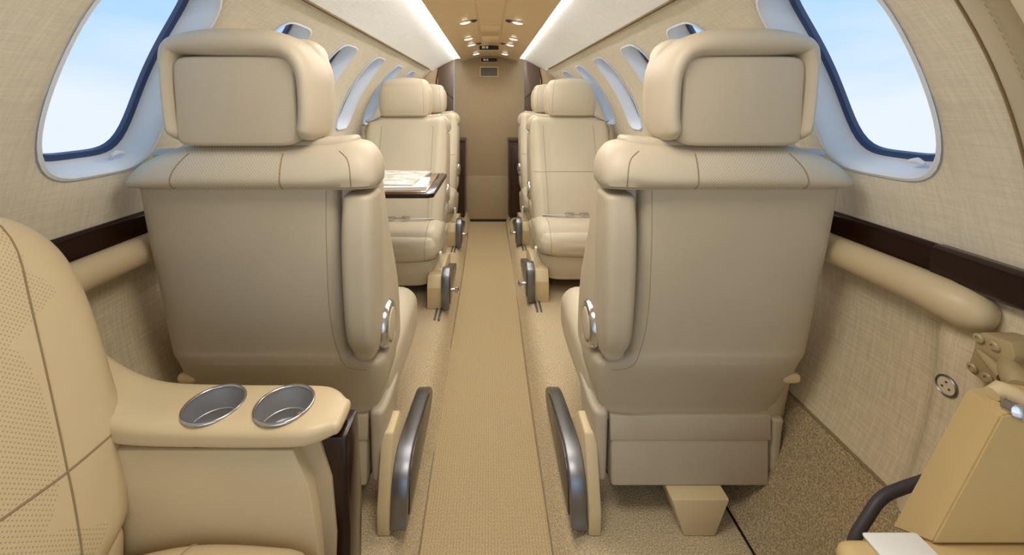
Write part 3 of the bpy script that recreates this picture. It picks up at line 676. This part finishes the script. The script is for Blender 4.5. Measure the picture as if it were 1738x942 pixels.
# ================================================================= TABLE + MAGAZINES
t = thing('fold_out_table', 'glossy dark wood fold-out table top with magazines between the two left seats', 'table', (0, 0, .75))
bm = bmesh.new(); prism(bm, [(-.712, 1.45), (-.215, 1.45), (-.195, 1.465), (-.190, 1.86), (-.205, 1.88), (-.712, 1.88)], 'z', -.020, -.004, .004, 3); link('tabletop', bm, 'wood', t)
bm = bmesh.new(); box(bm, -.70, -.225, 1.475, 1.86, -.0042, -.0015, .001); link('veneer_inlay', bm, 'tabletan', t)
bm = bmesh.new(); box(bm, -.72, -.60, 1.52, 1.82, -.045, -.021, .004); link('slide_bracket', bm, 'gun', t)
for k, (x0, x1, y0, y1, a, h, lab) in enumerate(((-.50, -.235, 1.50, 1.70, 4, .010, 'white thick magazine lying at the bottom of the stack on the table'), (-.52, -.27, 1.62, 1.83, -7, .007, 'magazine with a mottled cover lying behind on the table'), (-.50, -.28, 1.53, 1.67, -3, .005, 'thin glossy magazine on top of the white one on the table'))):
    z = .7487 + (0 if k < 2 else .0105)
    mg = thing('magazine', lab, 'magazine', ((x0+x1)/2, (y0+y1)/2, z), math.radians(a), 'magazines on the table'); wx, wy = (x1-x0)/2, (y1-y0)/2
    if k == 1: mg.location.z = .7487; mg.location.y += .06
    bm = bmesh.new(); box(bm, -wx+.002, wx-.002, -wy+.002, wy-.002, .0005, h-.0006, .0006, 1); link('pages', bm, 'paperb', mg)
    bm = bmesh.new(); box(bm, -wx, wx, -wy, wy, h-.0006, h, 0); box(bm, -wx, wx, -wy, wy, 0, .0005, 0); link('cover', bm, 'paper' if k == 0 else 'cover', mg, smooth=False)
# ================================================================= SIDE-FACING SEAT
t = thing('side_facing_chair', 'warm cream leather side-facing chair with perforated panels at the left edge', 'chair', (0, 0, .1), 0)
OFF = Vector((0, 0, -.1))
def LS(name, bm, mats, par=None, sm=True):
    for v in bm.verts: v.co += OFF
    return link(name, bm, mats, par or t, smooth=sm)
bm = bmesh.new()
def sb(x, y, z):
    k = max(0, (z-.50)); xx = x-.30*k
    lim = math.sqrt(R*R-(z-ZC)**2)-.008
    if z < ZC: lim = min(lim, .75)
    xx = max(xx, -lim)
    if x > -.58: xx -= .030*math.exp(-((y-.36)/.12)**2) 
    return (xx, y, z)
loft(bm, 'x', [(-.655, .07, .62, .425, .945, 4), (-.60, .05, .632, .42, .955, 3.8), (-.545, .06, .625, .42, .945, 3.8)], .03, .055, 200, 5, sb, lambda c: 1 if (c.y > .21 and c.x > -.72 and c.y < (.515+.02*(c.z-.61)/.3 if c.z > .61 else .515-.6*(.61-c.z)**2)) else 0)
s2 = bm.copy(); bk = LS('backrest', bm, ['sleather', 'sperf'])
sm_ = bmesh.new()
seamline(s2, [(0, .515+.02*(z-.61)/.3, z) for z in (.955, .90, .84, .76, .68, .61)], (-1, 0, 0), .0013, 8, sm_)
seamline(s2, [(0, .515, .61), (0, .512, .56), (0, .505, .50), (0, .49, .44)], (-1, 0, 0), .0013, 8, sm_)
seamline(s2, [(0, y, .608+.05*max(0, .52-y)) for y in (.62, .6, .56, .515, .45, .38, .3, .22)], (-1, 0, 0), .0016, 8, sm_)
LS('backrest_seams', sm_, 'seam', bk)
bm = bmesh.new(); loft(bm, 'x', [(-.52, .10, .568, .34, .462, 4), (-.40, .09, .571, .34, .482, 4), (-.27, .10, .571, .34, .478, 4)], .01, .06, 72, 5, lambda x, y, z: (x, y, z+(.012*(1-((x+.36)/.2)**2) if z > .4 else 0)))
s3 = bm.copy(); cu = LS('seat_cushion', bm, 'sleather')
sm_ = bmesh.new(); seamline(s3, [(-.40, y, 0) for y in (.577, .56, .54, .5)], (0, 0, -1), .0015, 6, sm_); LS('cushion_seam', sm_, 'stitch', cu)
bm = bmesh.new(); box(bm, -.60, -.235, .10, .555, .10, .335, .01, 3); LS('seat_base', bm, 'sleather')
bm = bmesh.new(); box(bm, -.545, -.50, .535, .574, .36, .49, .015, 3); LS('cushion_gusset', bm, 'sleather')
# armrest body with two cup wells
import bpy as _b
CUPS = [(-.410, .615), (-.305, .615)]
def outward(b):
    if b.calc_volume(signed=True) < 0: bmesh.ops.reverse_faces(b, faces=b.faces)
def carve(o):
    b_ = bmesh.new(); b_.from_mesh(o.data); outward(b_); b_.to_mesh(o.data); b_.free()
    for (cx_, cy_) in CUPS:
        bmc = bmesh.new(); lathe(bmc, [(0, .040), (.0340, .040), (.0425, .13), (0, .13)], Matrix.Translation((cx_, cy_, .52)), 48); bmesh.ops.recalc_face_normals(bmc, faces=bmc.faces); outward(bmc)
        me = bpy.data.meshes.new('c'); bmc.to_mesh(me); bmc.free(); co = bpy.data.objects.new('c', me); COL.objects.link(co)
        md = o.modifiers.new('b', 'BOOLEAN'); md.operation = 'DIFFERENCE'; md.solver = 'EXACT'; md.object = co
        bpy.context.view_layer.update(); dg = bpy.context.evaluated_depsgraph_get()
        nm = bpy.data.meshes.new_from_object(o.evaluated_get(dg)); o.modifiers.clear(); o.data = nm
        bpy.data.objects.remove(co)
bm = bmesh.new()
loft(bm, 'x', [(-.66, .585, .655, .64, .735, 2.6), (-.60, .580, .660, .60, .676, 2.8), (-.55, .574, .665, .588, .640, 3), (-.50, .570, .667, .585, .625, 3.2), (-.40, .568, .668, .585, .620, 3.4), (-.28, .568, .668, .585, .619, 3.4), (-.245, .574, .662, .586, .617, 3.2), (-.222, .588, .645, .589, .612, 3)], .006, .008, 72, 5)
armo = LS('armrest', bm, 'sleather'); carve(armo)
pts = [(-.62, .36), (-.235, .36), (-.236, .42), (-.240, .47), (-.25, .53), (-.273, .5845), (-.56, .5845), (-.62, .60)]
bm = bmesh.new(); prism(bm, pts, 'y', .5745, .66, .003, 2); sp_ = LS('armrest_side', bm, 'sleather'); carve(sp_)
bm = bmesh.new(); prism(bm, [(-.30, .36), (-.222, .36), (-.219, .45), (-.226, .53), (-.243, .584), (-.30, .584)], 'y', .592, .652, .003, 2); LS('armrest_inner_panel', bm, 'tanwall')
bm = bmesh.new(); prism(bm, [(-.222, .101), (-.204, .101), (-.200, .45), (-.207, .585), (-.262, .585), (-.240, .52), (-.222, .40)], 'y', .596, .652, .003, 2); LS('wood_end_panel', bm, 'wood')
bm = bmesh.new(); box(bm, -.62, -.225, .60, .65, .10, .37, .004); LS('armrest_base', bm, 'shell')
for (cx_, cy_) in CUPS:
    bm = bmesh.new(); T4 = Matrix.Translation((cx_, cy_, .52))
    lathe(bm, [(.0384, .099-.001), (.0378, .092), (.0335, .070), (.0328, .0695), (.0325, .062), (.0318, .056), (.026, .0545), (0, .0545)], T4, 48); cp = LS('cup_holder', bm, 'cup', armo)
    bm = bmesh.new(); lathe(bm, [(.0255, .0546), (.024, .0562), (0, .0562)], T4, 32); LS('cup_bottom', bm, 'brown', armo)  # brown disc on the cup bottom, darker than the wall
    bm = bmesh.new(); pr = []
    for k in range(17): a = 2*math.pi*k/16; pr.append((.0400+.0026*math.cos(a), .0998+.0022*math.sin(a)))
    lathe(bm, pr, T4, 56); LS('cup_rim', bm, 'chrome', armo)
# ================================================================= FORWARD RIGHT CORNER
t = thing('airstair_frame', 'tan painted wedge-shaped metal frame in the bottom right corner', 'door part', (0, 0, .1))
q = lambda px, py, Y: pix(px, py, Y=Y)+OFF
bm = bmesh.new()
A = [q(1640, 660, .56), q(1700, 705, .50), q(1582, 922, .50), q(1513, 895, .56)]
sh_ = Vector((.14, .0, .02)); Bk = [a+sh_ for a in A]; Bk[2] = Bk[2]+Vector((.08, 0, -.02)); Bk[3] = Bk[3]+Vector((.08, 0, -.02))
va = [bm.verts.new(a) for a in A]; vb = [bm.verts.new(b) for b in Bk]
bm.faces.new(va); bm.faces.new(vb[::-1])
for i in range(4): bm.faces.new((va[i], vb[i], vb[(i+1) % 4], va[(i+1) % 4]))
bmesh.ops.recalc_face_normals(bm, faces=bm.faces); bmesh.ops.bevel(bm, geom=bm.edges[:], offset=.0025, segments=2, affect='EDGES')
link('wedge_beam', bm, 'tanp', t)
bm = bmesh.new(); box(bm, .425, .78, .30, .515, 0, .432, .016, 4); link('lower_housing', bm, 'tanp', t)
bm = bmesh.new(); box(bm, .462, .530, .35, .512, .4325, .4365, .003, 2); link('white_pad', bm, 'white', t)
# hinge bracket on the wall
t = thing('hinge_bracket', 'olive painted hinge bracket with bolts on the right wall above the tan frame', 'bracket', (0, 0, .1))
XB = .735
o2 = lambda px, py: (lambda v: (v.y, v.z-.1))(pix(px, py, X=XB))
bm = bmesh.new(); prism(bm, [o2(*p) for p in ((1651, 590), (1654, 568), (1664, 563), (1716, 580), (1724, 606), (1716, 620), (1735, 640), (1735, 662), (1700, 664), (1672, 652), (1642, 630), (1643, 614))], 'x', XB, .792, .004, 2); link('plate', bm, 'bracket', t)
for (px_, py_) in ((1663, 574), (1689, 587), (1652, 624), (1678, 641)):
    v = pix(px_, py_, X=XB)+OFF; bm = bmesh.new(); lathe(bm, [(.007, -.002), (.007, .003), (.005, .005), (.0028, .005), (.0028, .003), (0, .003)], basis(v, (-1, 0, 0)), 16); link('bolt', bm, 'chrome' if px_ < 0 else 'bracket', t)
v = pix(1722, 640, X=XB-.012)+OFF
bm = bmesh.new(); lathe(bm, [(0, -.03), (.010, -.028), (.014, -.01), (.015, .012), (.011, .02), (0, .021)], basis(v, (-.6, -.75, -.2)), 28); link('hinge_knuckle', bm, 'bracket', t)
bm = bmesh.new(); a = pix(1660, 595, X=XB-.004)+OFF; b = pix(1706, 640, X=XB-.012)+OFF; tube(bm, [a, (a+b)/2, b], [.003, .007, .010], 12); link('rib', bm, 'bracket', t)
t = thing('hinge_link', 'pale hinge link with metal pin on top of the tan wedge frame', 'hinge', (0, 0, .1))
bm = bmesh.new(); pts = [q(1684, 668, .53), q(1700, 664, .53), q(1718, 670, .525), q(1745, 684, .52)]
tube(bm, pts, [.008, .012, .012, .010], 14); link('link', bm, 'cream', t)
bm = bmesh.new(); pts = [q(1702, 676, .545), q(1722, 682, .54), q(1760, 694, .53)]; tube(bm, pts, [.008, .009, .009], 12); link('link', bm, 'cream', t)
bm = bmesh.new(); lathe(bm, [(.010, -.01), (.010, .006), (.006, .008), (0, .008)], basis(q(1728, 698, .50), (-.3, -.9, .2)), 18); link('pin', bm, 'chrome', t)
# cable
bm = bmesh.new(); tube(bm, smooth_pts([tuple(pix(*p)) for p in ((1432, 925, .62), (1448, 890, .62), (1480, 862, .63), (1515, 848, .635), (1556, 836, .64))], 6), .0065, 12)
cb = smooth_pts([(.56, .60, .12), (.545, .60, .2), (.535, .61, .34), (.545, .62, .40), (.575, .625, .443), (.60, .63, .465), (.635, .635, .475), (.70, .64, .49)], 6); bm.free(); bm = bmesh.new(); tube(bm, cb, .0075, 12)
tag(link('cable', bm, 'rubber'), 'thick dark rubber cable looping up beside the tan frame', 'cable')
# round socket cover on the lower wall
v = pix(1608, 655, X=.7555)
t = thing('round_cover', 'small round metal cover set in the fabric of the right lower wall', 'cover', v)
nrm = (-1, 0, .12); B4 = basis((0, 0, 0), nrm)
bm = bmesh.new(); lathe(bm, [(.0165, -.012), (.0165, .003), (.0150, .0045), (.0135, .003)], B4, 32); link('ring', bm, 'silver', t)
bm = bmesh.new(); lathe(bm, [(.0136, -.001), (.0136, .0022), (0, .0024)], B4, 28); link('disc', bm, 'lower', t)
bm = bmesh.new()
for a in (0, 2.1, 4.2): lathe(bm, [(.0014, 0), (.0014, .0028), (0, .0029)], B4 @ Matrix.Translation((.006*math.cos(a), .006*math.sin(a), .001)), 10)
link('pin_holes', bm, 'gun', t)
